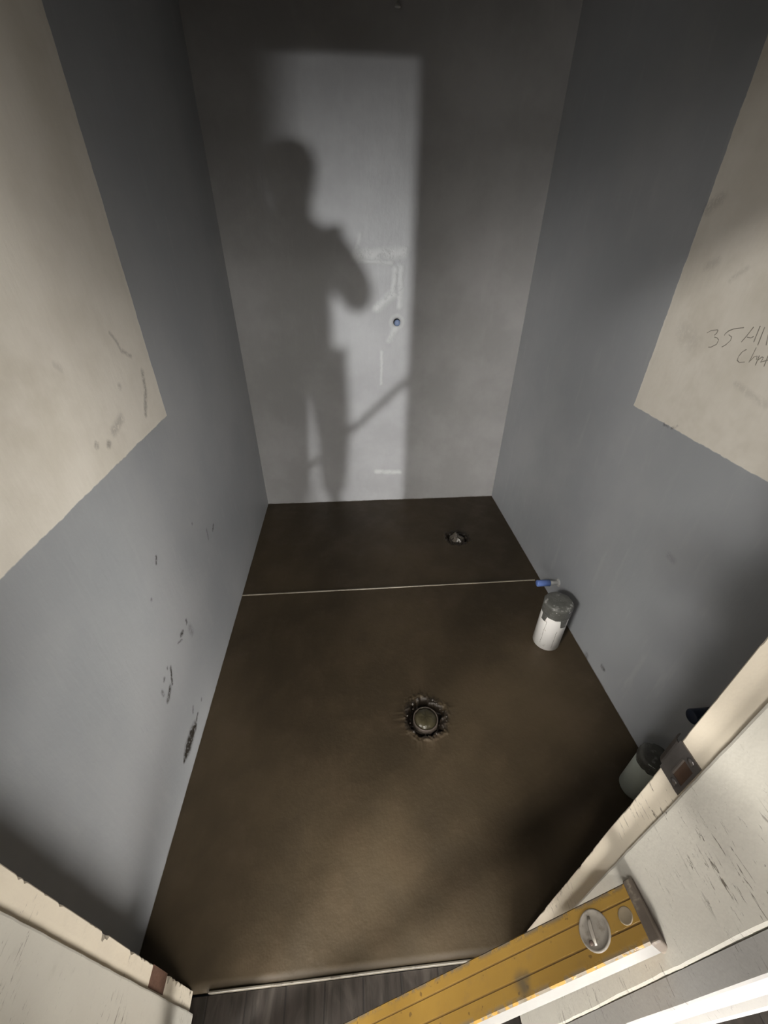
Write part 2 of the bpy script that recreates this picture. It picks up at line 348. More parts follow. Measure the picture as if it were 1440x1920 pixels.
# ------------------------------------------------------------------ room shell
T = .12
def slab_grid(name, org, ux, uy, nx, ny, depth):
    """a wall slab: front face subdivided, real thickness behind"""
    o, a, b = Vector(org), Vector(ux), Vector(uy); n = a.cross(b).normalized()
    v = [o+a*(i/nx)+b*(j/ny) for j in range(ny+1) for i in range(nx+1)]
    f = [(j*(nx+1)+i, j*(nx+1)+i+1, (j+1)*(nx+1)+i+1, (j+1)*(nx+1)+i) for j in range(ny) for i in range(nx)]
    k = len(v); c = [o, o+a, o+a+b, o+b]
    v += c + [p+n*depth for p in c]
    f += [(k+4, k+7, k+6, k+5)] + [(k+i, k+4+i, k+4+(i+1) % 4, k+(i+1) % 4) for i in range(4)]
    bm = bmesh.new(); bm.from_mesh(mesh(name, v, f)); bmesh.ops.remove_doubles(bm, verts=bm.verts[:], dist=1e-5)
    return from_bm(name, bm)
Y0 = .195
structure('wall_left', slab_grid('wall_left', (0, D, -.06), (0, Y0-.02-D, 0), (0, 0, H+.06), 4, 4, T), M['left'])
structure('wall_right', slab_grid('wall_right', (W, Y0-.02, -.06), (0, D-Y0+.02, 0), (0, 0, H+.06), 4, 4, T), M['right'])
structure('wall_back', boxes('wall_back', [(-T, W+T, D, D+T, -.06, H)]), M['back'])
structure('ceiling', boxes('ceiling', [(-T, W+T, .06, D+T, H, H+.1)]), M['ceil'])
JL, JR, HD = .149, .908, 2.03
XL, XR, YH, HH = -3.6, 4.0, -5.0, 3.1
bm = bmesh.new()
box(bm, XL, JL-.02, .059, Y0, -.06, HH); box(bm, JR+.02, XR, .059, Y0, -.06, HH); box(bm, JL-.02, JR+.02, .059, Y0, HD+.02, HH)
structure('wall_front', from_bm('wall_front', bm), M['plaster'])

# ------------------------------------------------------------------ screed floor with the two drain craters
D1, D2 = Vector((.803, .800)), Vector((1.172, 1.862))
def crater(x, y, c, R, seed):
    dx, dy = x-c.x, y-c.y; r = math.hypot(dx, dy)
    if r > R*2.6: return 0
    t = math.atan2(dy, dx)
    rag = .24*mnoise.noise(Vector((math.cos(t)*1.6, math.sin(t)*1.6, seed))) + .16*mnoise.noise(Vector((math.cos(t)*5, math.sin(t)*5, seed+3)))
    e = R*(1+rag)
    h = 0
    if r < e:
        s = min(1, (e-r)/(.012)); h = -.042*(s*s*(3-2*s))
    lip = .0032*math.exp(-((r-e-.010)/.010)**2)*(.6+.9*mnoise.noise(Vector((math.cos(t)*2.5, math.sin(t)*2.5, seed+9))))
    rough = .0035*mnoise.noise(Vector((x*120, y*120, seed)))*math.exp(-((r-e)/.022)**2)
    return h+lip+rough
def axis_lines(a, b, step, fine):
    out = [a]; x = a
    while x < b-1e-6:
        st = step
        for c, R in fine:
            if abs(x-c) < R: st = .0025
        x = min(b, x+st); out.append(x)
    return out
xs = axis_lines(-.002, W+.002, .02, [(D1.x, .10), (D2.x, .10)])
ys = axis_lines(Y0-.004, D+.002, .02, [(D1.y, .10), (D2.y, .10)])
v = []
for y in ys:
    for x in xs:
        z = .0012*fbm((x, y, 0), 3.0, 4) + crater(x, y, D1, .069, 2.0) + crater(x, y, D2, .058, 7.0)
        v.append((x, y, z))
nx = len(xs)
f = [(j*nx+i, j*nx+i+1, (j+1)*nx+i+1, (j+1)*nx+i) for j in range(len(ys)-1) for i in range(nx-1)]
b0 = len(v); z0 = -.06
v += [(xs[0], ys[0], z0), (xs[-1], ys[0], z0), (xs[-1], ys[-1], z0), (xs[0], ys[-1], z0)]
f.append((b0+3, b0+2, b0+1, b0)); f.append(tuple([b0, b0+1]+[i for i in range(nx-1, -1, -1)]))
structure('floor', mesh('floor', v, f, True), M['screed'])

# trim strips set in the screed
def strip(name, y, x0, x1, w, h, seed, mk='trim'):
    n = 60; v, f = [], []
    for i in range(n+1):
        x = x0+(x1-x0)*i/n; dz = .0006*mnoise.noise(Vector((x*6, seed, 0))); dy = .0007*mnoise.noise(Vector((x*4, seed, 5)))
        for a, b in ((-w/2, -.02), (-w/2, h-.001), (-w/2+.001, h), (w/2-.001, h), (w/2, h-.001), (w/2, -.02)):
            v.append((x, y+a+dy, b+dz))
    for i in range(n):
        for j in range(5):
            a = i*6+j; f.append((a, a+6, a+7, a+1))
    f.append(tuple(range(6))); f.append(tuple(reversed(range(n*6, n*6+6))))
    return structure(name, mesh(name, v, f), M[mk])
strip('trim_1', 1.4795, .001, W-.03, .0065, .0035, 1)
strip('trim_2', .1895, .186, .905, .0045, .004, 2, 'trim2')

# ------------------------------------------------------------------ hall floor, walls, ceiling (they light the room through the doorway)
k = NT('wet_old_boards'); x, y, z = k.sep()
br = k.math('FRACT', k.math('MULTIPLY', x, 11.0))
gap = k.ramp(k.math('ABSOLUTE', k.math('SUBTRACT', br, .5)), .47, .49)
g1 = k.noise(3, 5, .6, k.scale(None, (22, 2.2, 1)), .4); g2 = k.noise(6, 5, .65, k.scale(None, (3, 1.2, 1)), .8)
c = k.mix(k.ramp(g1, .3, .7), (.007, .005, .003), (.020, .015, .012))
c = k.mix(k.ramp(g2, .5, .75, 0, .8), c, (.041, .034, .028))
c = k.mix(gap, c, (.006, .004, .003))
k.bump(k.math('ADD', g1, k.math('MULTIPLY', gap, -1)), .4, .003)
M['boards'] = k.out(c, .45, .5)
structure('floor_hall', boxes('floor_hall', [(XL-.1, XR+.1, YH-.1, .186, -.06, -.012)]), M['boards'])
structure('ceiling_hall', boxes('ceiling_hall', [(XL-.1, XR+.1, YH-.1, .059, HH, HH+.1)]), M['hallwall'])
structure('wall_hall_left', boxes('wall_hall_left', [(XL-.1, XL, YH, .19, -.06, HH)]), M['hallwall'])
structure('wall_hall_right', boxes('wall_hall_right', [(XR, XR+.1, YH, .19, -.06, HH)]), M['hallwall'])
OX0, OX1, OZ = .412, 1.35, 2.2
structure('wall_hall_back', boxes('wall_hall_back', [(XL, OX0, YH-.1, YH, -.06, HH), (OX1, XR, YH-.1, YH, -.06, HH), (OX0, OX1, YH-.1, YH, OZ, HH)]), M['hallwall'])

# ------------------------------------------------------------------ door frame
door = empty('door_1', ((JL+JR)/2, .127, 0), kind='structure')
OFF = -door.location
def part(name, me, mat, parent=None, **p):
    me.transform(Matrix.Translation(OFF)); return link(name, me, mat, parent or door, **p)
def jamb_mesh(name, x_in, sgn, z1, seed):
    """board with a chipped room-side arris; x_in is the face in the opening, sgn points into the wall"""
    n = 420; v, f = [], []
    for i in range(n+1):
        z = z1*i/n
        t = mnoise.noise(Vector((z*23, seed, 0)))+.6*mnoise.noise(Vector((z*70, seed, 3)))
        chip = max(0, t-.12)*.021
        if seed > 5: chip *= .2
        wv = .0007*mnoise.noise(Vector((z*6, seed, 8)))
        prof = [(x_in+sgn*.02, Y0), (x_in+sgn*(.0012+chip*.9), Y0+wv), (x_in+sgn*.0003, Y0-.0012-chip+wv), (x_in+sgn*.0002, Y0-.005-chip*1.2), (x_in, .176), (x_in, .060), (x_in+sgn*.0015, .0588), (x_in+sgn*.02, .0588)]
        v += [(a, b, z) for a, b in prof]
    m = 8
    for i in range(n):
        for j in range(m):
            a, b = i*m+j, i*m+(j+1) % m
            f.append((a, b, b+m, a+m))
    f.append(tuple(reversed(range(m)))); f.append(tuple(range(n*m, n*m+m)))
    bm = bmesh.new(); me = mesh(name, v, f); bm.from_mesh(me); return from_bm(name, bm)
jl = part('jamb', jamb_mesh('jamb', JL, -1, HD+.02, 3.0), M['jamb'])
jr = part('jamb', jamb_mesh('jamb', JR, 1, HD+.02, 8.0), M['jamb'])
part('head_jamb', boxes('head_jamb', [(JL, JR, .0588, Y0, HD, HD+.02)]), M['jamb'])
def stop_mesh(x0, x1, seed):
    n = 200; v, f = [], []
    inn = x1 if abs(x1-.5) < abs(x0-.5) else x0; out_ = x0 if inn == x1 else x1; s = 1 if out_ > inn else -1
    for i in range(n+1):
        z = HD*i/n; w = .0011*mnoise.noise(Vector((z*9, seed, 0)))+.0007*mnoise.noise(Vector((z*40, seed, 2)))
        prof = [(out_, .161), (inn+s*.0022, .161+w), (inn+s*.0006, .1602+w), (inn, .158+w), (inn, .0625-w), (inn+s*.001, .060-w), (inn+s*.003, .0592), (out_, .0592)]
        v += [(a, b, z) for a, b in prof]
    m = 8
    for i in range(n):
        for j in range(m):
            a, b = i*m+j, i*m+(j+1) % m; f.append((a, b, b+m, a+m))
    f.append(tuple(reversed(range(m)))); f.append(tuple(range(n*m, n*m+m)))
    bm = bmesh.new(); bm.from_mesh(mesh('stop', v, f)); return from_bm('stop', bm)
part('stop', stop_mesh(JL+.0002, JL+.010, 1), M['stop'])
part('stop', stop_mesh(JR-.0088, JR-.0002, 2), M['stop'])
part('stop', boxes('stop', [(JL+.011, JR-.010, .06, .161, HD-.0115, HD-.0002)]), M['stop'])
def casing_profile(x_in, s, z1):
    """moulded architrave: flat band, groove, raised back band"""
    prof = [(0, .0587), (0, .0385), (.002, .0365), (.045, .0362), (.050, .038), (.060, .0362), (.084, .0358), (.088, .040), (.0915, .0295), (.104, .0275), (.112, .030), (.112, .0587)]
    v, f = [], []; n = 80
    for i in range(n+1):
        z = z1*i/n; w = .0006*mnoise.noise(Vector((z*7, x_in*9, 0)))
        v += [(x_in+s*a, b+(w if 0 < j < len(prof)-1 else 0), z) for j, (a, b) in enumerate(prof)]
    m = len(prof)
    for i in range(n):
        for j in range(m):
            a, b = i*m+j, i*m+(j+1) % m; f.append((a, b, b+m, a+m))
    f.append(tuple(reversed(range(m)))); f.append(tuple(range(n*m, n*m+m)))
    bm = bmesh.new(); bm.from_mesh(mesh('casing', v, f)); return from_bm('casing', bm)
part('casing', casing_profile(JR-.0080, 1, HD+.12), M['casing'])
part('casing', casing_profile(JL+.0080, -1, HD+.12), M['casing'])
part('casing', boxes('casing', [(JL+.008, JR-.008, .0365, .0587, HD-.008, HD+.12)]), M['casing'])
# hinge mortise of bare wood low on the left jamb
part('hinge_mortise', boxes('hinge_mortise', [(JL-.002, JL+.0006, .1665, Y0+.0006, .208, .300)], bev=.0004), M['rawwood'], jl, label='bare brown wood hinge recess')
# strike plate on the right jamb
bm = bmesh.new()
xs_ = JR-.0012
px0, px1, pz0, pz1 = .1655, Y0, .962, 1.0195
hy0, hy1, hz0, hz1 = .1685, .1835, .976, 1.0055
pts_y = [px0, hy0, hy1, px1]; pts_z = [pz0, hz0, hz1, pz1]
for j in range(3):
    for i in range(3):
        if i == 1 and j == 1: continue
        box(bm, xs_, JR+.0006, pts_y[i], pts_y[i+1], pts_z[j], pts_z[j+1])
# rounded lip rolling into the room
for q in range(6):
    a0, a1 = math.radians(14*q), math.radians(14*(q+1)); R = .010
    y_a, x_a = Y0+R*math.sin(a0), xs_+R*(1-math.cos(a0)); y_b, x_b = Y0+R*math.sin(a1), xs_+R*(1-math.cos(a1))
    vv = [bm.verts.new(p) for p in ((x_a, y_a, pz0+.006), (x_b, y_b, pz0+.006), (x_b, y_b, pz1-.006), (x_a, y_a, pz1-.006), (x_a+.0012, y_a, pz0+.006), (x_b+.0012, y_b-.0005, pz0+.006), (x_b+.0012, y_b-.0005, pz1-.006), (x_a+.0012, y_a, pz1-.006))]
    for q4 in ((0, 1, 2, 3), (7, 6, 5, 4), (0, 4, 5, 1), (1, 5, 6, 2), (2, 6, 7, 3), (3, 7, 4, 0)): bm.faces.new([vv[i] for i in q4])
# turned-in tongue at the room side of the latch hole
for q in range(5):
    a0, a1 = math.radians(15*q), math.radians(15*(q+1)); R = .006
    y_a, x_a = hy1-R*math.sin(a0), xs_-.0004+R*(1-math.cos(a0)); y_b, x_b = hy1-R*math.sin(a1), xs_-.0004+R*(1-math.cos(a1))
    vv = [bm.verts.new(p) for p in ((x_a, y_a, hz0), (x_b, y_b, hz0), (x_b, y_b, hz1), (x_a, y_a, hz1))]
    bm.faces.new(vv)
plate = part('strike_plate', from_bm('strike_plate', bm), [M['steel']], jr, label='worn steel strike plate with a rounded latch hole')
bm = bmesh.new(); box(bm, JR-.0008, JR+.0004, hy0-.001, hy1+.001, hz0-.001, hz1+.001)
part('latch_hole', from_bm('latch_hole', bm), M['rust'], jr, label='rusty brown latch hole')
for zz in (.969, 1.0125):
    part('screw', lathe('screw', [(.0001, .0008), (.0032, .0006), (.0042, 0), (.0042, -.001)][::-1], (-1, 0, 0), (xs_-.0002, .176, zz), 16), M['steel'], jr)

# writing on the white plaster
parts = []
for s in NOTE:
    pts = []
    for (a, b), (c_, d_) in zip(s[:-1], s[1:]):
        for q in range(4): pts.append((W-.0004, a+(c_-a)*q/4, b+(d_-b)*q/4))
    pts.append((W-.0004, *s[-1]))
    parts.append(tube('n', pts, [.0011+.0005*mnoise.noise(Vector(p)*90) for p in pts], 6, Vector((1, 0, 0))))
wr = bpy.data.objects['wall_right']
M['pencil'] = simple('soft_pencil', (.21, .195, .16), .7, var=.4, scale=150)
link('pencil_writing', mesh('pencil_writing', *join(parts)), M['pencil'], wr, label='handwritten pencil note')

# ------------------------------------------------------------------ spirit level leaning on the right jamb
a_ = Vector((-.7354, -.1076, -.669)).normalized(); w_ = Vector((.0982, .96, -.2624)); w_ = (w_-a_*w_.dot(a_)).normalized(); n_ = a_.cross(w_)
E_ = Vector((.893, .1094, .8082))
LEN = 1.196
lev = empty('spirit_level', (0, 0, 0), 'long yellow box spirit level leaning across the doorway against the pale jamb', 'spirit level')
X, Yv, Z = -a_, w_, -n_
org = E_ + a_*LEN
lev.matrix_world = Matrix(((X.x, Yv.x, Z.x, org.x), (X.y, Yv.y, Z.y, org.y), (X.z, Yv.z, Z.z, org.z), (0, 0, 0, 1)))
HW, DP = .0290, .024
k = NT('chipped_yellow_paint'); x, y, z = k.sep()
n1 = k.noise(16, 4, .6); c = k.mix(n1, (.35, .195, .034), (.42, .255, .052))
c = k.mix(k.ramp(k.noise(60, 4, .65), .5, .75, 0, .45), c, (.30, .18, .055))
ed = k.ramp(k.math('ABSOLUTE', y), .0215, .0285)
ch = k.math('MULTIPLY', ed, k.ramp(k.noise(42, 4, .7), .46, .52))
c = k.mix(ch, c, (.20, .17, .13))
sp = k.math('MULTIPLY', k.ramp(k.noise(75, 2, .5), .67, .71), .75); c = k.mix(sp, c, (.16, .09, .03))
gr = k.ramp(k.math('ABSOLUTE', k.math('SUBTRACT', k.math('ABSOLUTE', k.math('SUBTRACT', y, .0017)), .0115)), .0006, .0016, .75, 0)
c = k.mix(gr, c, (.16, .09, .025))
nick = strokes(k, [(LEN-.186, -.0125, LEN-.184, -.0195, .006, .9), (LEN-.19, -.010, LEN-.178, -.0105, .0035, .8), (LEN-.186, -.020, LEN-.187, -.029, .0022, .7)], k.comb(x, y), .006)
c = k.mix(nick, c, (.13, .10, .06))
k.bump(k.math('ADD', n1, k.math('MULTIPLY', ch, -1.5)), .2, .002)
M['yellow'] = k.out(c, .42, .5)
M['milled'] = simple('milled_aluminium', (.24, .23, .215), .5, .2, var=.12, scale=40, bump=.1, dirt_glint=(.35, .31, .26), dthr=(.62, .78))
g = .0012
prof = []
def groove(y0): return [(y0-.0014, 0), (y0-.0005, -g), (y0+.0005, -g), (y0+.0014, 0)]
top = [(-HW+.002, 0)] + groove(-.0098) + groove(.0132) + [(HW-.002, 0)]
prof = [(-HW, -.002)] + top + [(HW, -.002), (HW, -DP+.002), (HW-.002, -DP)] + [(-HW+.002, -DP), (-HW, -DP+.002)]
m = len(prof); v = []
x0_, x1_ = .010, LEN-.011
nseg = 120
for i in range(nseg+1):
    xx = x0_+(x1_-x0_)*i/nseg
    for y, z in prof: v.append((xx, y, z))
f, mi = [], []
for i in range(nseg):
    for j in range(m):
        a, b = i*m+j, i*m+(j+1) % m
        f.append((a, b, b+m, a+m)); ya, yb = prof[j][0], prof[(j+1) % m][0]
        mi.append(1 if abs(ya) > HW-1e-5 and abs(yb) > HW-1e-5 else 0)
f.append(tuple(reversed(range(m)))); mi.append(1); f.append(tuple(range(nseg*m, nseg*m+m))); mi.append(1)
bmm = bmesh.new(); me0 = mesh('beam', v, f, mi=mi); bmm.from_mesh(me0)
link('beam', from_bm('beam', bmm), [M['yellow'], M['milled']], lev)
M['capend'] = simple('grubby_end_cap', (.13, .105, .085), .5, var=.3, scale=40, bump=.2, dirt_glint=(.30, .26, .2), dthr=(.58, .72))
for nm_, xa, xb in (('end_cap', LEN-.0125, LEN), ('end_cap', 0, .0125)):
    bm = bmesh.new(); box(bm, xa, xb, -HW-.0014, HW+.0014, -DP-.0012, .0014, bev=.0022, seg=3)
    link(nm_, from_bm('end_cap', bm), M['capend'], lev, label='dark grubby plastic end cap')
vx = LEN-.070
vial = link('vial_window', lathe('vial_window', [(.0200, -.003), (.0200, .0010), (.0192, .0018), (.0178, .0018), (.0172, .0010), (.012, .0016), (.006, .0020), (.0004, .0021)], (0, 0, 1), (vx, .0005, 0), 48, cap1=True), simple('clouded_plastic', (.36, .325, .28), .4, var=.25, scale=60, dirt_glint=(.24, .21, .17), dthr=(.5, .7), dscale=90), lev, label='round clouded plastic vial window')
bm = bmesh.new(); pv, pf = tube('t', [(vx-.004, -.013, .0022), (vx-.0035, -.006, .0030), (vx-.003, .001, .0031), (vx-.002, .008, .0030), (vx-.001, .0135, .0022)], [.0016, .0024, .0026, .0024, .0016], 10, Vector((0, 0, 1)))
link('vial_tube', mesh('vial_tube', pv, pf, True), simple('pale_vial', (.42, .38, .33), .25), vial)
link('vial_spot', lathe('vial_spot', [(.0028, 0), (.0024, .0008), (.0003, .001)], (0, 0, 1), (vx-.009, -.009, .0020), 20), simple('brown_stain', (.17, .12, .10), .5), vial)
link('hanging_hole_plug', lathe('hanging_hole_plug', [(.0088, -.003), (.0088, .0004), (.0080, .0009), (.0068, .0003), (.0004, .0004)], (0, 0, 1), (LEN-.0265, .0005, 0), 36), simple('grey_plug', (.30, .245, .17), .5, var=.25, scale=80), lev)

# ------------------------------------------------------------------ pipes
M['grime'] = M['mud']
def wob_tape(seed, amp): return lambda t, i: (amp*mnoise.noise(Vector((math.cos(t)*3, math.sin(t)*3, seed+i))), amp*.8*mnoise.noise(Vector((math.cos(t)*2, math.sin(t)*2, seed+7+i))) if i else 0)
def taped_pipe(loc, label, h, r, pm, seed, tape_d, flaps):
    t = empty('drain_pipe', loc, label, 'pipe', group='taped upright pipe stubs')
    link('pipe', lathe('pipe', [(r, -.02), (r, h-.004), (r-.003, h), (r-.006, h), (r-.006, h-.02)], n=48), pm, t)
    prof = [(r+.0012, h-tape_d), (r+.0016, h-tape_d+.012), (r+.0016, h-.016), (r+.0014, h-.003), (r-.006, h+.0035), (r*.5, h+.003), (.002, h+.004)]
    cap = link('tape_cap', lathe('tape_cap', prof, n=56, wob=wob_tape(seed, .0032), cap0=False), M['duct'], t, label='grey duct tape wrapped over the open end')
    for th, wd, ln, sk in flaps:
        n = 6; vv, ff = [], []
        for i in range(n+1):
            s = i/n; zz = h-tape_d+.012-ln*s
            half = wd/2*(1-.25*s)
            for q in (-1, -.3, .4, 1):
                an = th+sk*s+q*half/r; jit = .004*mnoise.noise(Vector((q*3, s*4, seed))) if i == n else 0
                for rr in (r+.0015, r+.0030): vv.append((rr*math.cos(an), rr*math.sin(an), zz+jit*4))
        for i in range(n):
            for q in range(3):
                a = i*8+q*2
                ff += [(a+1, a+3, a+11, a+9), (a, a+8, a+10, a+2)]
            a = i*8; ff += [(a, a+1, a+9, a+8), (a+6, a+14, a+15, a+7)]
        ff += [(0, 2, 3, 1), (2, 4, 5, 3), (4, 6, 7, 5)]; e = n*8; ff += [(e, e+1, e+3, e+2), (e+2, e+3, e+5, e+4), (e+4, e+5, e+7, e+6)]
        link('tape_flap', mesh('tape_flap', vv, ff), M['duct'], t)
    return t
toC = math.atan2(-1.1, -.82)
wp = taped_pipe((1.392, 1.103, 0), 'white plastic pipe stub under a grey duct tape cap by the right wall', .243, .0555, M['pvc'], 3.0, .058, [(toC+.78, .030, .050, .10), (toC-.62, .026, .040, -.05)])
for th_, z0_, z1_ in ((toC+.55, .02, .12), (toC-.35, .03, .16)):
    r_ = .0556; ln = [(r_*math.cos(th_+.05*mnoise.noise(Vector((q, th_, 0)))), r_*math.sin(th_+.05*mnoise.noise(Vector((q, th_, 0)))), z0_+(z1_-z0_)*q/8) for q in range(9)]
    pv, pf = tube('c', ln, .0006, 5); link('scratch', mesh('scratch', pv, pf), M['capend'], wp)
taped_pipe((1.437, .520, 0), 'pale pipe stub with dark tape end in shadow behind the right jamb', .195, .043, M['pvc2'], 9.0, .036, [])

def capped_stub(loc, axis, label, pr, pm, body_len, cap_r, cap_m, cap_len, collar=True):
    t = empty('water_stub', loc, label, 'pipe', group='capped water pipe stubs')
    link('pipe', lathe('pipe', [(pr, -.02), (pr, body_len)], axis, n=28), pm, t)
    if collar: link('collar', lathe('collar', [(pr+.004, -.005), (pr+.011, .0), (pr+.008, .003), (pr+.001, .006)], axis, n=28, wob=wob_tape(pr*100, .004)), M['mortar'], t)
    link('cap', lathe('cap', [(cap_r, body_len-cap_len*.8), (cap_r, body_len+cap_len*.15), (cap_r*.86, body_len+cap_len*.2), (.001, body_len+cap_len*.2)], axis, n=28), cap_m, t, label='blue plastic cap')
    return t
capped_stub((W, 1.335, .118), (-1, .02, .0), 'small blue-capped water stub low on right wall beyond the white pipe', .0105, M['mortar'], .092, .0155, M['bluecap'], .062)
capped_stub((W, .525, .402), (-1, 0, 0), 'dark blue wrapped pipe stub on the right wall behind the door jamb', .015, M['bluetape'], .058, .0195, M['bluetape'], .07, False)
t = empty('water_stub', (.832, D, 1.109), 'blue capped stub recessed in the middle of the back wall', 'pipe', group='capped water pipe stubs')
link('sleeve', lathe('sleeve', [(.0215, -.004), (.0225, .0012), (.0195, .0015), (.0185, -.002)], (0, -1, 0), n=32, cap1=False), M['mortar'], t)
link('pipe', lathe('pipe', [(.0184, -.002), (.0184, .0006)], (0, -1, 0), n=32), M['black'], t)  # flat black disc painting the hole's shade round the cap
link('cap', lathe('cap', [(.0158, -.004), (.0158, .004), (.0135, .007), (.001, .0075)], (0, -1, 0), (.0022, 0, -.003), 30), simple('grey_blue_cap', (.16, .21, .33), .4, var=.3, scale=60), t, label='grey blue cap')
# shower arm stub at the top of the back wall
t = empty('shower_pipe', (.800, D, 2.262), 'bent metal shower pipe end high on the back wall', 'pipe')
arc = [(0, .02, 0), (0, -.022, 0)]+[(0, -.022-.04*math.sin(q*math.pi/12), -.04+.04*math.cos(q*math.pi/12)) for q in range(1, 7)]+[(0, -.062, -.082)]
pv, pf = tube('a', arc, .0115, 16); link('pipe', mesh('pipe', pv, pf, True), simple('dull_galvanised', (.42, .42, .41), .45, .3), t)
link('flange', lathe('flange', [(.026, -.004), (.026, .004), (.012, .010), (.010, .010)], (0, -1, 0), n=32), M['chrome'], t)

# ------------------------------------------------------------------ floor drains
def drain(c, label, R, seed, bag):
    t = empty('floor_drain', (c.x, c.y, -.042), label, 'drain', group='floor drains left open in the screed')
    link('pipe', lathe('pipe', [(R+.0035, -.012), (R+.0035, .032), (R+.001, .0335), (R-.001, .032), (R-.001, -.012)], n=48, wob=wob_tape(seed, .0015), cap0=False, cap1=False), M['capend'], t)
    if not bag:
        link('plug', lathe('plug', [(R-.002, .014), (R-.002, .030), (R*.9, .036), (R*.65, .041), (R*.35, .0435), (.001, .044)], n=48, wob=wob_tape(seed+2, .003)), M['plug'], t, label='olive plastic plug')
    else:
        n = 40; v, f = [], []
        rows = [(R-.002, .012), (R*.95, .030), (R*.85, .042), (R*.66, .054), (R*.42, .064), (R*.18, .080), (.002, .084)]
        for i, (r, h) in enumerate(rows):
            for q in range(n):
                th = 2*math.pi*q/n; fold = 1+.24*math.sin(5*th+i*.5)*min(1, i/2.5)+.15*mnoise.noise(Vector((math.cos(th)*3, math.sin(th)*3, i)))
                v.append((r*fold*math.cos(th)*(1 if i < 3 else .8)-(.012 if i > 3 else 0), r*fold*math.sin(th), h+.006*mnoise.noise(Vector((math.cos(th)*4, math.sin(th)*4, i+5)))))
        for i in range(len(rows)-1):
            for q in range(n):
                a, b = i*n+q, i*n+(q+1) % n; f.append((a, b, b+n, a+n))
        f.append(tuple(range((len(rows)-1)*n, len(rows)*n)))
        link('wrap', mesh('wrap', v, f), M['bag'], t, label='crumpled dirty plastic wrap')
    # crumbs of mortar round the rim
    rr = random.Random(int(seed)); pr_ = []
    for q in range(26):
        th = rr.uniform(0, 6.28); d = R+rr.uniform(.014, .034); s = rr.uniform(.002, .0055)
        bm = bmesh.new(); bmesh.ops.create_icosphere(bm, subdivisions=1, radius=s)
        vv = [Vector((d*math.cos(th), d*math.sin(th), .042+s*.35+(-.012 if d < R+.02 else 0)))+p.co*rr.uniform(.7, 1.3) for p in bm.verts]
        bm.verts.index_update(); pr_.append((vv, [tuple(x.index for x in fc.verts) for fc in bm.faces])); bm.free()
    link('crumbs', mesh('crumbs', *join(pr_)), M['mud'], t, kind='stuff')
drain(D1, 'open floor drain with olive plug in the middle of the wet screed', .043, 5.0, False)
drain(D2, 'floor drain with crumpled wrap in the far strip by the back wall', .042, 11.0, True)

# ------------------------------------------------------------------ the person standing in the hall, holding the phone (casts the shadow)
def skin(name, verts, edges, radii, mat, parent=None, root=0, sub=2, **props):
    me = bpy.data.meshes.new(name+'_skel'); me.from_pydata(verts, edges, []); me.update()
    o = bpy.data.objects.new(name+'_skel', me); COL.objects.link(o)
    m = o.modifiers.new('skin', 'SKIN'); m.use_smooth_shade = True; m.branch_smoothing = .6
    for i, d in enumerate(me.skin_vertices[0].data):
        r = radii[i]; d.radius = r if isinstance(r, (tuple, list)) else (r, r); d.use_root = (i == root)
    s = o.modifiers.new('sub', 'SUBSURF'); s.levels = sub; s.render_levels = sub
    bpy.context.view_layer.update()
    dg = bpy.context.evaluated_depsgraph_get()
    me2 = bpy.data.meshes.new_from_object(o.evaluated_get(dg)); me2.name = name
    bpy.data.objects.remove(o); bpy.data.meshes.remove(me)
    me2.materials.clear(); me2.polygons.foreach_set('use_smooth', [True]*len(me2.polygons))
    return link(name, me2, mat, parent, **props)
PX, PY = .375, -.42
man = empty('person', (PX, PY, -.012), 'person in dark work clothes standing outside the doorway holding a phone', 'person')
def loc(L): return [Vector(p)-Vector((PX, PY, -.012)) for p in L]
J = dict(pelvis=(.395, -.43, .93), waist=(.395, -.43, 1.08), chest=(.375, -.43, 1.28), neckb=(.385, -.42, 1.45), neck=(.39, -.40, 1.50), head=(.392, -.37, 1.60), crown=(.392, -.385, 1.72),
  hipL=(.285, -.43, .88), kneeL=(.265, -.40, .48), ankL=(.262, -.44, .09), toeL=(.25, -.27, .025),
  hipR=(.475, -.43, .88), kneeR=(.495, -.40, .48), ankR=(.468, -.44, .09), toeR=(.48, -.27, .025),
  shL=(.215, -.43, 1.39), elL=(.20, -.47, 1.12), wrL=(.215, -.40, .87),
  shR=(.52, -.42, 1.405), elR=(.655, -.36, 1.185), wrR=(.615, -.14, 1.20))
RAD = dict(pelvis=(.14, .105), waist=(.125, .10), chest=(.145, .11), neckb=(.085, .07), neck=(.055, .055), head=(.078, .092), crown=(.066, .08),
  hipL=.085, kneeL=.058, ankL=.042, toeL=.032, hipR=.085, kneeR=.058, ankR=.042, toeR=.032,
  shL=.055, elL=.042, wrL=.028, shR=.055, elR=.042, wrR=.028)
names = list(J); ed = [('pelvis', 'waist'), ('waist', 'chest'), ('chest', 'neckb'), ('neckb', 'neck'), ('neck', 'head'), ('head', 'crown'), ('pelvis', 'hipL'), ('hipL', 'kneeL'), ('kneeL', 'ankL'), ('ankL', 'toeL'),
  ('pelvis', 'hipR'), ('hipR', 'kneeR'), ('kneeR', 'ankR'), ('ankR', 'toeR'), ('chest', 'shL'), ('shL', 'elL'), ('elL', 'wrL'), ('chest', 'shR'), ('shR', 'elR'), ('elR', 'wrR')]
V_ = [J[n] for n in names]; R_ = [RAD[n] for n in names]; E2 = [(names.index(a), names.index(b)) for a, b in ed]
def addv(p, r, prev):
    V_.append(tuple(p)); R_.append(r); E2.append((prev, len(V_)-1)); return len(V_)-1
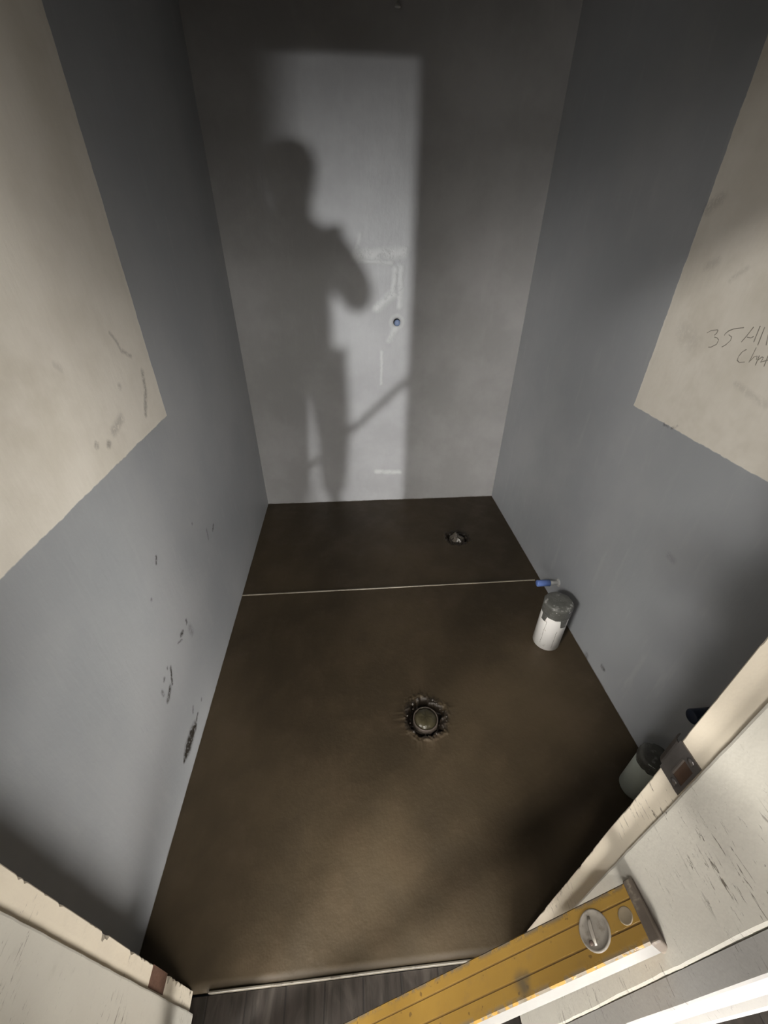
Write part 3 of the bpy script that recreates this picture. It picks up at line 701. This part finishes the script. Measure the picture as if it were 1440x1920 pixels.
# hands: palm, four unequal bent fingers and a thumb each
def hand(wr, d, side, curl, thumb_dir):
    w = names.index(wr); d = Vector(d).normalized(); side = Vector(side).normalized(); curl = Vector(curl).normalized()
    palm = addv(Vector(J[wr])+d*.045, (.032, .02), w)
    for q, (off, ln) in enumerate(((.027, .068), (.009, .078), (-.009, .072), (-.026, .056))):
        k0 = addv(Vector(V_[palm])+d*.040+side*off, .0095, palm)
        k1 = addv(Vector(V_[k0])+(d*.8+curl*.55).normalized()*ln*.5, .0085, k0)
        addv(Vector(V_[k1])+(d*.25+curl).normalized()*ln*.45, .0072, k1)
    t0 = addv(Vector(V_[palm])-d*.012+side*.036, .011, palm)
    t1 = addv(Vector(V_[t0])+Vector(thumb_dir).normalized()*.034, .0098, t0)
    addv(Vector(V_[t1])+(Vector(thumb_dir).normalized()+d*.5).normalized()*.028, .0085, t1)
hand('wrL', (0, .12, -1), (0, 1, .1), (.7, .2, -.2), (.3, .9, -.5))
hand('wrR', (-.35, .55, .55), (.3, -.5, .8), (-1, .05, .1), (-.35, .2, .9))
M['skin'] = simple('skin', (.48, .30, .22), .55, var=.08, scale=20)
M['jacket'] = simple('dark_jacket', (.05, .055, .07), .85, var=.2, scale=40, bump=.2)
M['trousers'] = simple('dusty_trousers', (.09, .085, .075), .9, var=.25, scale=30, bump=.2)
M['hair'] = simple('dark_hair', (.03, .022, .016), .7, var=.3, scale=80, bump=.5)
body = skin('body', loc(V_), E2, R_, M['skin'], man)
# face
hd = Vector(J['head'])-Vector((PX, PY, -.012))
fwd = Vector((.15, .9, -.4)).normalized(); rt = Vector((1, -.15, 0)).normalized(); upv = rt.cross(fwd)
def dab(name, at_, r, mat, sx=1, sy=1, sz=1):
    bm = bmesh.new(); bmesh.ops.create_uvsphere(bm, u_segments=16, v_segments=10, radius=r)
    q = Matrix((rt, fwd, upv)).transposed()
    for p in bm.verts: p.co = at_+q @ Vector((p.co.x*sx, p.co.y*sy, p.co.z*sz))
    link(name, from_bm(name, bm, True), mat, man)
dab('nose', hd+fwd*.088+upv*.012, .014, M['skin'], .8, 1.2, 1.6)
for s in (-1, 1):
    dab('eye', hd+fwd*.078+upv*.045+rt*.032*s, .011, simple('eye_white', (.6, .6, .58), .2))
    dab('ear', hd+rt*.078*s+upv*.02-fwd*.01, .022, M['skin'], .4, .8, 1.4)
dab('mouth', hd+fwd*.080-upv*.03, .014, simple('lips', (.40, .18, .15), .5), 1.6, .5, .4)
dab('hair', hd+upv*.078-fwd*.022, .102, M['hair'], .93, 1.05, .85)
idx = lambda L: {n: i for i, n in enumerate(L)}
def cloth(name, ns, es, grow, mat, rad=None):
    ii = idx(ns); v = [J[n] for n in ns]
    rr = []
    for n in ns:
        r = (rad or {}).get(n, RAD[n]); rr.append(tuple(c+grow for c in r) if isinstance(r, tuple) else r+grow)
    skin(name, loc(v), [(ii[a], ii[b]) for a, b in es], rr, mat, man)
cloth('jacket', ['chest', 'waist', 'pelvis', 'neckb', 'shL', 'elL', 'wrL', 'shR', 'elR', 'wrR', 'neck'], [('chest', 'waist'), ('waist', 'pelvis'), ('chest', 'neckb'), ('neckb', 'neck'), ('chest', 'shL'), ('shL', 'elL'), ('elL', 'wrL'), ('chest', 'shR'), ('shR', 'elR'), ('elR', 'wrR')], .03, M['jacket'], dict(neck=(.10, .08), neckb=(.135, .09), shL=.08, shR=.112, elL=.058, elR=.055, chest=(.17, .12), waist=(.195, .125), pelvis=(.175, .12)))
cloth('trousers', ['pelvis', 'hipL', 'kneeL', 'ankL', 'hipR', 'kneeR', 'ankR'], [('pelvis', 'hipL'), ('hipL', 'kneeL'), ('kneeL', 'ankL'), ('pelvis', 'hipR'), ('hipR', 'kneeR'), ('kneeR', 'ankR')], .03, M['trousers'], dict(kneeL=.066, kneeR=.066, ankL=.052, ankR=.046, hipL=.10, hipR=.095))
for s in 'LR':
    an, to = Vector(J['ank'+s]), Vector(J['toe'+s])
    skin('boot', loc([an+Vector((0, .0, .06)), an+Vector((0, 0, -.045)), an+Vector((0, -.06, -.06)), to+Vector((0, -.06, .015)), to+Vector((0, .01, .012))]), [(0, 1), (1, 2), (1, 3), (3, 4)], [.055, .05, .038, .045, .036], M['hair'], man, root=1)
# the phone whose lens took the picture, just behind the viewpoint
ph = empty('phone', CAM-fw*.016-cu*.055-cr*.020, 'dark phone held up in the right hand', 'phone')
bm = bmesh.new(); box(bm, -.037, .037, -.076, .076, -.004, .004, bev=.0035, seg=3)
pm_ = from_bm('phone', bm); rot = Matrix((cr, cu, -fw)).transposed()
pm_.transform(rot.to_4x4()); link('case', pm_, M['hair'], ph)
